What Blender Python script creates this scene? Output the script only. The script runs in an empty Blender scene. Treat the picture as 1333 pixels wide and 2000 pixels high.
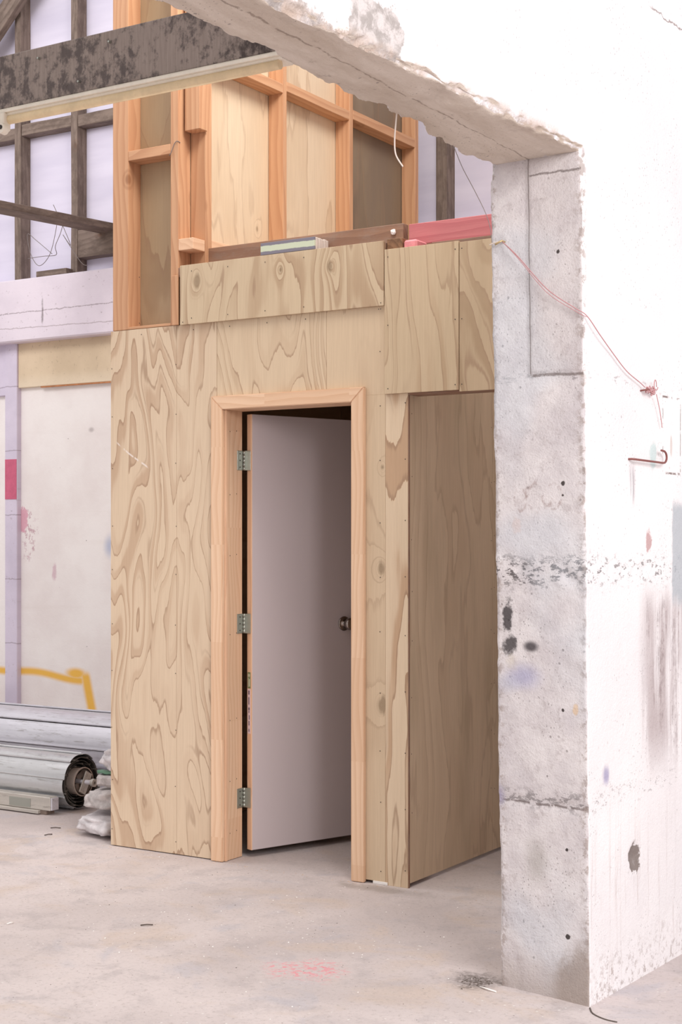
import bpy, bmesh, math, random
from mathutils import Vector, Matrix, noise as mnoise
random.seed(7)
C = bpy.context.scene.collection
scn = bpy.context.scene
# ------------------------------------------------------------------ camera
cam_d = bpy.data.cameras.new('camera'); cam = bpy.data.objects.new('camera', cam_d); C.objects.link(cam)
cam.location = (2.9512, -5.2449, 1.43)
cam.rotation_euler = (math.radians(90), 0, math.radians(31.97))
cam_d.sensor_fit = 'VERTICAL'; cam_d.sensor_height = 36; cam_d.sensor_width = 24
cam_d.lens = 2880/2000*36; cam_d.shift_y = 0.025; cam_d.clip_start = .05
scn.camera = cam
# ------------------------------------------------------------------ world, lights, exposure
wd = bpy.data.worlds.new('world'); scn.world = wd; wd.use_nodes = True
wbg = wd.node_tree.nodes['Background']; wbg.inputs[0].default_value = (1.0, .965, .95, 1); wbg.inputs[1].default_value = 0.86
scn.view_settings.view_transform = 'Standard'; scn.view_settings.look = 'None'
scn.view_settings.gamma = 1; scn.view_settings.use_curve_mapping = False; scn.view_settings.exposure = 0.0
def area(name, loc, target, sx, sy, power, col):
    l = bpy.data.lights.new(name, 'AREA'); l.shape = 'RECTANGLE'; l.size = sx; l.size_y = sy; l.energy = power; l.color = col
    o = bpy.data.objects.new(name, l); C.objects.link(o); o.location = loc
    o.rotation_euler = (Vector(target)-Vector(loc)).to_track_quat('-Z', 'Y').to_euler(); return o
area('window_light', (6.1, -4.9, 3.7), (1.2, -1.5, .8), 3.2, 2.6, 410, (1, .97, .97))
area('skylight_light', (.25, -.65, 4.75), (-1.2, .35, 3.1), 1.1, .9, 64, (1, .95, .87))
area('skylight_light', (-4.2, -1.2, 5.2), (-4.0, 2.4, 1.2), 2.6, 1.6, 85, (1, .97, .98))
# ------------------------------------------------------------------ node language
class V:
    def __init__(s, nt, sock): s.nt, s.s = nt, sock
    def _m(s, op, *a, clamp=False):
        n = s.nt.nodes.new('ShaderNodeMath'); n.operation = op; n.use_clamp = clamp
        for i, q in enumerate((s,)+a): put(s.nt, n.inputs[i], q)
        return V(s.nt, n.outputs[0])
    def __add__(s, o): return s._m('ADD', o)
    __radd__ = __add__
    def __sub__(s, o): return s._m('SUBTRACT', o)
    def __rsub__(s, o): return (s*-1)+o
    def __mul__(s, o): return s._m('MULTIPLY', o)
    __rmul__ = __mul__
    def __truediv__(s, o): return s._m('DIVIDE', o)
    def fract(s): return s._m('FRACT')
    def abs(s): return s._m('ABSOLUTE')
    def mx(s, o): return s._m('MAXIMUM', o)
    def mn(s, o): return s._m('MINIMUM', o)
    def pw(s, o): return s._m('POWER', o)
    def sqrt(s): return s._m('SQRT')
    def sin(s): return s._m('SINE')
    def ss(s, a, b, lo=0., hi=1.):      # smoothstep
        n = s.nt.nodes.new('ShaderNodeMapRange'); n.interpolation_type = 'SMOOTHSTEP'
        put(s.nt, n.inputs[0], s)
        if a > b: a, b, lo, hi = b, a, hi, lo
        n.inputs[1].default_value = a; n.inputs[2].default_value = b; n.inputs[3].default_value = lo; n.inputs[4].default_value = hi
        return V(s.nt, n.outputs[0])
    def sep(s):
        n = s.nt.nodes.new('ShaderNodeSeparateXYZ'); s.nt.links.new(s.s, n.inputs[0]); return [V(s.nt, o) for o in n.outputs]
def put(nt, inp, q):
    if isinstance(q, V): nt.links.new(q.s, inp)
    elif isinstance(q, (tuple, list)): inp.default_value = (*q[:3], 1) if len(inp.default_value) == 4 else q
    else: inp.default_value = q
def lin(c):
    return tuple(((v/255)/12.92 if v/255 <= .04045 else ((v/255+.055)/1.055)**2.4) for v in c)
class M:
    """one material being written"""
    def __init__(s, name, rough=.8, spec=.3, metal=0.):
        s.m = bpy.data.materials.new(name); s.m.use_nodes = True; s.nt = s.m.node_tree
        s.b = s.nt.nodes['Principled BSDF']; s.b.inputs['Roughness'].default_value = rough
        s.b.inputs['Specular IOR Level'].default_value = spec; s.b.inputs['Metallic'].default_value = metal
    def n(s, t): return s.nt.nodes.new(t)
    def pos(s): return V(s.nt, s.n('ShaderNodeNewGeometry').outputs['Position'])
    def nrm(s): return V(s.nt, s.n('ShaderNodeNewGeometry').outputs['Normal'])
    def obj(s): return V(s.nt, s.n('ShaderNodeTexCoord').outputs['Object'])
    def rnd(s): return V(s.nt, s.n('ShaderNodeObjectInfo').outputs['Random'])
    def xyz(s, x, y, z):
        c = s.n('ShaderNodeCombineXYZ')
        for i, q in enumerate((x, y, z)): put(s.nt, c.inputs[i], q)
        return V(s.nt, c.outputs[0])
    def noise(s, v, scale=1., det=2., rough=.5, dist=0.):
        n = s.n('ShaderNodeTexNoise'); s.nt.links.new(v.s, n.inputs['Vector'])
        n.inputs['Scale'].default_value = scale; n.inputs['Detail'].default_value = det
        n.inputs['Roughness'].default_value = rough; n.inputs['Distortion'].default_value = dist
        return V(s.nt, n.outputs['Fac'])
    def voro(s, v, scale=1., feat='F1'):
        n = s.n('ShaderNodeTexVoronoi'); n.feature = feat; s.nt.links.new(v.s, n.inputs['Vector']); n.inputs['Scale'].default_value = scale
        return V(s.nt, n.outputs['Distance'])
    def mix(s, f, a, b, mode='MIX'):
        n = s.n('ShaderNodeMix'); n.data_type = 'RGBA'; n.blend_type = mode
        put(s.nt, n.inputs[0], f); put(s.nt, n.inputs[6], a); put(s.nt, n.inputs[7], b)
        return V(s.nt, n.outputs[2])
    def bump(s, h, strength=.3, dist=.01):
        n = s.n('ShaderNodeBump'); put(s.nt, n.inputs['Height'], h); n.inputs['Strength'].default_value = strength; n.inputs['Distance'].default_value = dist
        s.nt.links.new(n.outputs[0], s.b.inputs['Normal'])
    def col(s, c): put(s.nt, s.b.inputs['Base Color'], c); return s.m
    def rough(s, c): put(s.nt, s.b.inputs['Roughness'], c)
    def blob(s, a, b, ca, cb, ra, rb, edge=.5, jag=None):
        """soft ellipse in two coordinates"""
        d = (((a-ca)/ra).pw(2)+((b-cb)/rb).pw(2)).sqrt()
        if jag is not None: d = d + (jag-.5)*2.4
        return d.ss(1.0, 1-edge)

def plain(name, c, rough=.6, metal=0., spec=.4, mott=0.):
    m = M(name, rough, spec, metal)
    if mott:
        p = m.obj(); k = m.noise(p, 14, 5, .7)
        col = m.mix(k.ss(.3, .7), lin([v*(1-mott) for v in c]), lin(c))
        m.bump(k, .2, .004); return m.col(col)
    return m.col(lin(c))

def ply(name, seed, axis='x', light=(218, 196, 170), tan=(196, 168, 142), line=(158, 128, 105), k=9, lam=1.0, sx=2.6, sz=.62, fig=1.0, det=1.6, stain=0., scratch=False, knots=()):
    m = M(name, .62, .25)
    x, y, z = m.pos().sep(); u = x if axis == 'x' else y
    w = m.noise(m.xyz(u*1.4, z*.9, seed*3.1), 1, 1, .4)
    big = m.noise(m.xyz(u*sx+(w-.5)*1.3, z*sz, seed*7.7), 1, det, .42)
    jag = m.noise(m.xyz(u*34, z*3.2, seed), 1, 3, .6)
    wob = m.noise(m.xyz(u*9, z*2.2, seed+4.), 1, 1, .5)
    f = big*k + (jag-.5)*.32 + (wob-.5)*.9*lam + u*1.2
    for kx, kz, kr in knots:
        f = f + (((u-kx)/kr).pw(2)+((z-kz)/(kr*1.5)).pw(2)+.12).pw(-.55)*.9
    t = f.fract()
    amt = (t.ss(.50, .72)*.75+t.ss(.1, .97)*.25)*m.noise(m.xyz(u*2.4, z*1.1, seed+9.), 1, 2).ss(.38, .6, .2, 1.)
    c = m.mix(amt*fig, lin(light), lin(tan))
    ln = t.ss(.90, .975)*t.ss(1.0, .985)
    c = m.mix(ln*.62*fig, c, lin(line))
    ln2 = t.ss(.40, .46)*t.ss(.56, .47)*m.noise(m.xyz(u*3, z*.8, seed+2.), 1, 1).ss(.45, .6)
    c = m.mix(ln2*.7*fig, c, lin(line))
    fib = m.noise(m.xyz(u*170, z*5, seed), 1, 3, .7)
    c = m.mix(fib.ss(.25, .75)*.22, c, m.mix(.7, c, lin((150, 125, 100))))
    mot = m.noise(m.xyz(u*1.6, z*1.3, seed+20.), 1, 4, .6)
    c = m.mix(mot.ss(.45, .75)*.25, c, lin((206, 184, 156)))
    if stain:
        g = m.noise(m.xyz(u*6, z*.9, seed+31.), 1, 4, .65)
        c = m.mix(g.ss(.4, .75)*stain, c, lin((160, 140, 110)))
    for kx, kz, kr in knots:
        kb = m.blob(u, z, kx, kz, kr*.55, kr*.85, .8, jag)
        c = m.mix(kb*.6, c, lin((122, 100, 76)))
    if scratch:
        sp = z + u*.65+(wob-.5)*.02
        sc = (sp-.862).abs().ss(.007, .001)*(u+1.455).abs().ss(.10, .08)*jag.ss(.40, .5)
        c = m.mix(sc*.9, c, lin((232, 220, 212)))
    m.bump(fib*.5+t*.3, .12, .004)
    return m.col(c)

def timber(name, c1, c2, axis='z', knot=(130, 80, 50), kn=.5, ring=26., dirt=0., dcol=(70, 62, 58), rough=.65, fj=False):
    m = M(name, rough, .25)
    a, b, c = m.obj().sep()
    l, p, q = {'z': (c, a, b), 'x': (a, b, c), 'y': (b, a, c)}[axis]
    r = m.rnd()*37.
    L = l*.9
    w = m.noise(m.xyz(p*5+r, q*5, L*1.2), 1, 2)
    if fj:    # finger jointed lengths
        w = w + (((l+r).__truediv__(.43))._m('FLOOR')*12.989).sin()*2.2
    t = ((p*1.1+q*.9)*ring+(w)*5.5).fract()
    g = t.ss(.2, .95)*t.ss(1, .96)
    fib = m.noise(m.xyz(p*190+r, q*190, l*6), 1, 3, .7)
    col = m.mix(g*.6, lin(c1), lin(c2))
    col = m.mix(fib.ss(.3, .75)*.3, col, m.mix(.5, col, lin(c2)))
    tone = m.noise(m.xyz(p*3+r, q*3, l*1.5), 1, 2)
    if fj:
        tone = (((l+r).__truediv__(.43))._m('FLOOR')*78.2).sin()*.5+.5
    col = m.mix(tone.ss(.2, .9)*.35, col, lin(c2))
    if kn:
        kv = m.voro(m.xyz(p*3.2+r, q*3.2+r, l*2.4+r), 1)
        col = m.mix(kv.ss(.085, .03)*kn, col, lin(knot))
        col = m.mix((kv.ss(.13, .10)*kv.ss(.07, .09))*kn*.4, col, lin(knot))
    if dirt:
        d = m.noise(m.xyz(p*16+r, q*16, l*7), 1, 5, .72)
        col = m.mix(d.ss(.42, .62)*dirt, col, lin(dcol))
    m.bump(fib*.6+g*.3, .2, .004)
    return m.col(col)

# ------------------------------------------------------------------ mesh helpers
def link(name, me, mat=None, parent=None, loc=None):
    o = bpy.data.objects.new(name, me); C.objects.link(o)
    if mat is not None:
        for q in (mat if isinstance(mat, (list, tuple)) else [mat]): me.materials.append(q)
    if loc is not None: o.location = loc
    if parent is not None:
        o.parent = parent
        ploc = world_loc(parent)
        o.location = Vector(o.location)-ploc
    return o
def world_loc(o):
    v = Vector((0, 0, 0))
    while o is not None: v += Vector(o.location); o = o.parent
    return v
def tag(o, label=None, cat=None, group=None, kind=None):
    if label: o['label'] = label
    if cat: o['category'] = cat
    if group: o['group'] = group
    if kind: o['kind'] = kind
    return o
def thing(name, loc, label=None, cat=None, group=None, kind=None):
    o = bpy.data.objects.new(name, None); C.objects.link(o); o.location = loc; o.empty_display_size = .1
    return tag(o, label, cat, group, kind)
def box(name, x0, x1, y0, y1, z0, z1, mat, parent=None, bev=.0015, rot=None, jag=0.):
    c = Vector(((x0+x1)/2, (y0+y1)/2, (z0+z1)/2)); h = (abs(x1-x0)/2, abs(y1-y0)/2, abs(z1-z0)/2)
    bm = bmesh.new(); bmesh.ops.create_cube(bm, size=2)
    for v in bm.verts: v.co = Vector((v.co.x*h[0], v.co.y*h[1], v.co.z*h[2]))
    if jag:
        n = 5
        ax = max(range(3), key=lambda i: h[i])
        ed = [e for e in bm.edges if abs((e.verts[0].co-e.verts[1].co)[ax]) > 1e-6]
        bmesh.ops.subdivide_edges(bm, edges=ed, cuts=n)
        for v in bm.verts: v.co += Vector([random.uniform(-jag, jag) if i != ax else 0 for i in range(3)])
    if bev: bmesh.ops.bevel(bm, geom=bm.edges[:], offset=min(bev, min(h)*.45), segments=1, affect='EDGES')
    if rot is not None: bmesh.ops.rotate(bm, verts=bm.verts, matrix=rot)
    me = bpy.data.meshes.new(name); bm.to_mesh(me); bm.free()
    return link(name, me, mat, parent, c)
def beam(name, a, b, w, hgt, mat, parent=None, bev=.003):
    """bar from a to b, local Z along the bar so that the grain follows it"""
    a, b = Vector(a), Vector(b); d = b-a
    bm = bmesh.new(); bmesh.ops.create_cube(bm, size=1)
    for v in bm.verts: v.co = Vector((v.co.x*w, v.co.y*hgt, v.co.z*d.length))
    bmesh.ops.bevel(bm, geom=bm.edges[:], offset=bev, segments=1, affect='EDGES')
    me = bpy.data.meshes.new(name); bm.to_mesh(me); bm.free()
    o = link(name, me, mat, parent, (a+b)/2)
    z = d.normalized(); up = Vector((0, 0, 1)) if abs(z.z) < .95 else Vector((0, 1, 0))
    x = up.cross(z).normalized(); y = z.cross(x)
    o.rotation_euler = Matrix((x, y, z)).transposed().to_euler()
    return o
def tube_bm(bm, pts, r, seg=8, cap=True):
    pts = [Vector(p) for p in pts]; rings = []
    prev = None
    for i, p in enumerate(pts):
        t = (pts[min(i+1, len(pts)-1)]-pts[max(i-1, 0)]).normalized()
        if prev is None: n = t.orthogonal().normalized()
        else: n = (prev-t*prev.dot(t)); n = n.normalized() if n.length > 1e-6 else t.orthogonal().normalized()
        prev = n; bi = t.cross(n)
        rr = r[i] if isinstance(r, (list, tuple)) else r
        rings.append([bm.verts.new(p+(n*math.cos(2*math.pi*k/seg)+bi*math.sin(2*math.pi*k/seg))*rr) for k in range(seg)])
    for a, b in zip(rings, rings[1:]):
        for k in range(seg):
            f = bm.faces.new((a[k], a[(k+1) % seg], b[(k+1) % seg], b[k])); f.smooth = True
    if cap: bm.faces.new(rings[0][::-1]); bm.faces.new(rings[-1])
def tube(name, pts, r, mat, parent=None, seg=8):
    c = Vector(pts[0]); bm = bmesh.new(); tube_bm(bm, [Vector(p)-c for p in pts], r, seg)
    me = bpy.data.meshes.new(name); bm.to_mesh(me); bm.free()
    return link(name, me, mat, parent, c)
def smooth_path(pts, n=6):
    P = [Vector(p) for p in pts]; P = [P[0]]+P+[P[-1]]; out = []
    for i in range(1, len(P)-2):
        for k in range(n):
            t = k/n; a, b, c, d = P[i-1:i+3]
            out.append(.5*((2*b)+(c-a)*t+(2*a-5*b+4*c-d)*t*t+(3*b-a-3*c+d)*t**3))
    out.append(P[-2]); return out
def frombm(name, bm, mat, parent=None, loc=(0, 0, 0)):
    me = bpy.data.meshes.new(name); bm.to_mesh(me); bm.free(); return link(name, me, mat, parent, loc)
def fbm(p, s, o=4):
    v = 0; a = 1.
    for i in range(o):
        v += a*mnoise.noise(Vector(p)*s); s *= 2.1; a *= .5
    return v

# ------------------------------------------------------------------ materials
def mat_floor():
    m = M('concrete_floor', .75, .3)
    x, y, z = m.pos().sep(); P = m.xyz(x, y, 0.)
    n1 = m.noise(P, .9, 4, .55, .4); n2 = m.noise(P, 5.5, 6, .65, .3); n3 = m.noise(P, 60, 4, .7)
    c = m.mix(n1.ss(.35, .65), lin((209, 198, 196)), lin((188, 177, 175)))
    c = m.mix(n2.ss(.48, .68)*.5, c, lin((172, 163, 163)))
    n4 = m.noise(m.xyz(x+7., y*1.3, 3.), 2.3, 5, .6, .6)
    c = m.mix(n4.ss(.52, .68)*.55, c, lin((198, 180, 166)))
    c = m.mix(m.noise(m.xyz(x, y, 9.), 3.4, 5, .6, .5).ss(.55, .7)*.4, c, lin((172, 172, 182)))
    c = m.mix(n3.ss(.5, .75)*.5, c, lin((146, 136, 132)))
    c = m.mix(m.noise(P, 150, 3, .7).ss(.58, .7)*.4, c, lin((226, 218, 214)))
    v = m.voro(m.xyz(x, y, 1.), 26); vs = m.noise(m.xyz(x, y, 5.), 3., 2).ss(.45, .6)
    c = m.mix(v.ss(.13, .07)*vs*.7, c, lin((228, 224, 220)))
    v2 = m.voro(m.xyz(x+3., y, 2.), 17)
    c = m.mix(v2.ss(.07, .03)*.7, c, lin((112, 100, 96)))
    pk = m.blob(x, y, .276, -1.17, .17, .16, .8, n2)
    pkn = m.noise(m.xyz(x, y, 2.), 38, 5, .75)
    c = m.mix(pk*pkn.ss(.45, .62)*.8, c, lin((226, 128, 140)))
    dk = m.blob(x, y, .80, -.98, .13, .12, .7, n2)
    c = m.mix(dk*.8*n3.ss(.3, .55), c, lin((92, 84, 80)))
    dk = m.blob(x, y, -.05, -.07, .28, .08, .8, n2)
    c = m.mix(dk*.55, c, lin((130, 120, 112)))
    m.bump(n3*.4+n2*.8+v.ss(.1, .0)*.2, .25, .01)
    m.rough(n2.ss(.2, .8, .62, .85))
    return m.col(c)

def mat_near_wall():
    """old white paint on cast concrete: near face, reveal and soffit of the pierced wall"""
    m = M('painted_concrete', .78, .25)
    x, y, z = m.pos().sep(); nx, ny, nz = m.nrm().sep(); P = m.pos()
    n_s = m.noise(P, 7, 6, .65); n_f = m.noise(P, 75, 4, .7); n_m = m.noise(P, 22, 5, .7, .3); n_l = m.noise(P, 1.6, 3, .5)
    ux = m.xyz(x*.5, y, z)
    white = m.mix(n_l.ss(.35, .7), lin((232, 228, 229)), lin((222, 218, 220)))
    face = nx.ss(.55, .8)
    reveal = (ny*-1).ss(.55, .8)
    soff = (nz*-1).ss(.5, .75)
    # --- reveal: greyer, blotched
    rc = m.mix(n_s.ss(.35, .7), lin((214, 208, 208)), lin((196, 189, 191)))
    rc = m.mix(n_m.ss(.53, .7)*.5, rc, lin((172, 162, 162)))
    n_q = m.noise(P, 150, 3, .7)
    rc = m.mix(n_q.ss(.60, .70)*m.noise(P, 5, 3).ss(.38, .6)*.5, rc, lin((128, 116, 114)))
    c = m.mix(reveal, white, rc)
    # --- soffit: bare sandy cement
    st = m.noise(m.xyz(x*6, y*1.1, z*6), 1.5, 6, .65, .3)
    sc = m.mix(st.ss(.3, .72), lin((216, 205, 194)), lin((192, 178, 164)))
    sc = m.mix(m.noise(m.xyz(x*4, y*4, z), 1.2, 5, .7).ss(.55, .75)*.5, sc, lin((166, 152, 142)))
    sc = m.mix(n_m.ss(.6, .72)*.35, sc, lin((120, 106, 96)))
    c = m.mix(soff, c, sc)
    zl = z + (n_s-.5)*.09
    rvv = face.ss(0., 1., 1., .8)
    # cold joints with voids
    def joint(z0, wdt, amt, c):
        jm = (zl-z0).abs().ss(wdt, wdt*.15)
        sp = m.noise(m.xyz(x*1., y*1., z*1.9), 30, 6, .75) - face*.05
        return m.mix(jm*sp.ss(.505, .56)*amt*rvv, c, lin((74, 66, 66)))
    c = joint(1.325, .075, .9, c); c = joint(.62, .05, .55, c); c = joint(1.93, .02, .5*1., c)
    c = m.mix((z+(n_s-.5)*.02-.60).abs().ss(.006, .001)*reveal*n_m.ss(.42, .5)*.8, c, lin((110, 98, 96)))
    # fine pits everywhere
    pv = m.voro(P, 21); pm = m.noise(P, 3.3, 3).ss(.42, .62)
    c = m.mix(pv.ss(.12, .06)*pm*.65*face.ss(0., 1., 1., .45), c, lin((110, 100, 100)))
    pv2 = m.voro(m.xyz(x*1.3, y*1.3, z*.9), 62); pm2 = m.noise(P, 4.4, 4, .6).ss(.47, .60)
    c = m.mix(pv2.ss(.20, .10)*pm2*rvv*.6, c, lin((96, 86, 84)))
    # worn arris between face and reveal / soffit
    ar = (x-(y*.0678+1.286)).abs()
    wear = ar.ss(.04, .0)*((1-face)+face*y.ss(-1.045, -1.075)*z.ss(2.62, 2.60))*m.noise(P, 34, 5, .72).ss(.48, .58)
    c = m.mix(wear*.7*(1-soff), c, lin((146, 130, 122)))
    c = m.mix((x-.90).abs().ss(.03, .0)*m.noise(P, 34, 5, .72).ss(.5, .6)*.6*(1-soff)*(1-face), c, lin((146, 130, 122)))
    # exposed patch of plaster above the soffit
    pat = m.blob(y, z, -2.20, 2.63, .12, .12, .12, n_s).mx(m.blob(y, z, -2.52, 2.60, .20, .045, .15, n_m))*face
    c = m.mix(pat*.9, c, m.mix(n_m.ss(.4, .6), lin((150, 142, 138)), lin((196, 188, 186))))
    rim = (z-2.6).ss(.05, .0)*n_s.ss(.42, .56)*face*(y+1.1).ss(.0, -.1)
    c = m.mix(rim*.7, c, lin((186, 164, 148)))
    rv = 1-face
    # spray marks on the reveal
    jg = n_m
    c = m.mix(m.blob(x, z, .934, 1.185, .021, .065, .45, jg)*rv*.9, c, lin((58, 52, 54)))
    c = m.mix(m.blob(x, z, .940, 1.093, .030, .040, .5, jg)*rv*.9, c, lin((62, 56, 58)))
    c = m.mix(m.blob(x, z, 1.018, 1.090, .038, .024, .7)*rv*.92, c, lin((70, 64, 68)))
    c = m.mix(m.blob(x, z, .950, 1.035, .026, .035, .6, jg)*rv*.5, c, lin((205, 195, 180)))
    c = m.mix(m.blob(x, z, .99, .995, .095, .060, .9)*rv*.75, c, lin((164, 162, 190)))
    c = m.mix(m.blob(x, z, .93, .97, .07, .045, .9)*rv*.4, c, lin((164, 168, 190)))
    c = m.mix(m.blob(x, z, 1.03, .42, .065, .11, .95)*rv*.6, c, lin((160, 154, 148)))
    c = m.mix(m.blob(x, z, .89, .61, .035, .05, .9)*rv*.7, c, lin((156, 150, 178)))
    c = m.mix(m.blob(x, z, .97, 1.47, .02, .03, .5, jg)*rv*.7, c, lin((208, 186, 178)))
    c = m.mix(m.blob(x, z, 1.175, .90, .012, .02, .5, jg)*rv*.6, c, lin((210, 172, 120)))
    bl = m.noise(m.xyz(x, y, z), 2.2, 2).ss(.5, .65)*rv*(1-soff)
    c = m.mix(bl*.4, c, lin((196, 202, 210)))
    up = z.ss(1.925, 1.94)
    c = m.mix((x-1.030).abs().ss(.004, .0012)*up*rv*(1-soff)*.7*n_s.ss(.3, .45), c, lin((110, 98, 94)))
    c = m.mix(x.ss(1.03, 1.035)*up*rv*(1-soff)*.22, c, lin((176, 166, 164)))  # shading of the raised upper coat put into its tint
    c = m.mix((z-2.545+(n_s-.5)*.05).abs().ss(.005, .001)*x.ss(1.03, 1.04)*rv*.7, c, lin((96, 84, 80)))
    c = m.mix((z-1.93+(n_s-.5)*.02).abs().ss(.007, .002)*x.ss(1.03, 1.04)*rv*n_m.ss(.38, .48)*.7, c, lin((110, 98, 94)))
    c = m.mix((x-1.030+(n_s-.5)*.03).abs().ss(.004, .001)*soff*.6*n_m.ss(.38, .5), c, lin((120, 104, 92)))
    c = m.mix((z+(n_m-.5)*.2-(x-1.08)*.9).ss(.14, .02)*x.ss(1.06, 1.12)*rv*(1-soff)*.7, c, lin((142, 126, 114)))
    c = m.mix((z+(n_s-.5)*.12).ss(.16, .0)*rv*(1-soff)*.6, c, lin((166, 152, 144)))
    # outline rings left by old brackets
    for (cx_, cz_, ra, rb) in ((1.05, 1.56, .035, .045), (.985, 1.545, .02, .035), (1.10, 1.56, .03, .03)):
        d = (((x-cx_)/ra).pw(2)+((z-cz_)/rb).pw(2)).sqrt() + (n_s-.5)*2.8
        c = m.mix((d-1.).abs().ss(.30, .03)*rv*.45*n_m.ss(.48, .58), c, lin((150, 128, 124)))
    for (hx, hz, hr) in ((1.131, 2.303, .008), (1.136, 1.596, .008), (1.136, 1.56, .005), (1.13, .90, .006), (1.14, .47, .006), (1.14, .20, .009)):
        c = m.mix(m.blob(x, z, hx, hz, hr, hr, .4, jg)*rv*.95, c, lin((56, 48, 46)))
    # near face: rubbed brown-pink area, grey-blue band, wipes
    vs = m.noise(m.xyz(x*2, y*11, z*.9), 1., 4, .6)
    vs2 = m.noise(m.xyz(x*2, y*40, z*2.5), 1., 4, .7)
    low = y.ss(-.12, -.30)*(zl).ss(1.30, 1.16)*(zl).ss(.60, .82)*(y).ss(-.70, -.57)
    c = m.mix(low*vs.ss(.36, .56)*.62*face, c, lin((150, 130, 130)))
    c = m.mix(low*vs2.ss(.47, .60)*.5*m.noise(P, 34, 5, .72).ss(.4, .6)*face, c, lin((118, 100, 100)))
    c = m.mix((zl).ss(.75, .3)*vs2.ss(.52, .72)*.35*face, c, lin((168, 148, 140)))
    c = m.mix((z+(n_s-.5)*.25).ss(.20, -.02)*m.noise(P, 42, 6, .72).ss(.50, .62)*.6*face, c, lin((140, 122, 114)))
    bd = y.ss(-.27, -.29)*(y+(n_s-.5)*.06).ss(-.42, -.405)*(zl).ss(1.56, 1.52)*(zl).ss(1.18, 1.24)
    c = m.mix(bd*.8*face, c, lin((166, 173, 180)))
    c = m.mix(m.blob(y, z, -.60, 1.42, .028, .05, .4, jg)*face*.8, c, lin((180, 140, 140)))
    c = m.mix(m.blob(y, z, -.711, .398, .036, .055, .15, n_m)*face*.9, c, lin((112, 100, 94)))  # shade inside the crater put into the colour
    c = m.mix(m.blob(y, z, -.917, .69, .03, .045, .7, vs)*face*.8, c, lin((150, 144, 178)))
    c = m.mix(m.blob(y, z, -.57, 1.70, .035, .065, .5, n_s)*face*.7, c, lin((182, 204, 204)))
    sx_ = (y+.73).abs().ss(.035, .0)*(z-1.60).abs().ss(.09, .02)*vs2.ss(.4, .6)*face
    c = m.mix(sx_*.7, c, lin((130, 124, 132)))
    # painted-over plate outline
    fy = ((y+.415).abs()-.073).abs(); fz = ((z-1.775).abs()-.128).abs()
    inz = (z-1.775).abs().ss(.132, .128); iny = (y+.415).abs().ss(.077, .073)
    fr = (fy.ss(.0035, .001)*inz).mx(fz.ss(.005, .002)*iny)
    c = m.mix(fr*n_m.ss(.46, .54)*face*.85, c, lin((108, 90, 84)))
    c = m.mix(m.blob(y, z, -.42, 1.74, .011, .042, .3)*face*.7, c, lin((196, 184, 178)))
    # crack at top right
    ck = ((z-3.175)+(n_m-.5)*.05+(n_s-.5)*.05).abs().ss(.005, .001)*(y).ss(-.62, -.55)*(z).ss(2.9, 2.95)*face
    c = m.mix(ck*.8, c, lin((130, 112, 108)))
    # brushed relief on the reveal, sandy grain elsewhere
    hb = m.noise(m.xyz(x*14+z*5, y*10, z*70-x*22), 1., 3, .6)
    hgt = n_f*.55 + n_m*.25 + n_q*.25 + hb*rv*(1-soff)*.5 + n_s*.2 + pv.ss(.0, .12)*pm*.3
    m.bump(hgt, .55, .008)
    return m.col(c)

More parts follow.
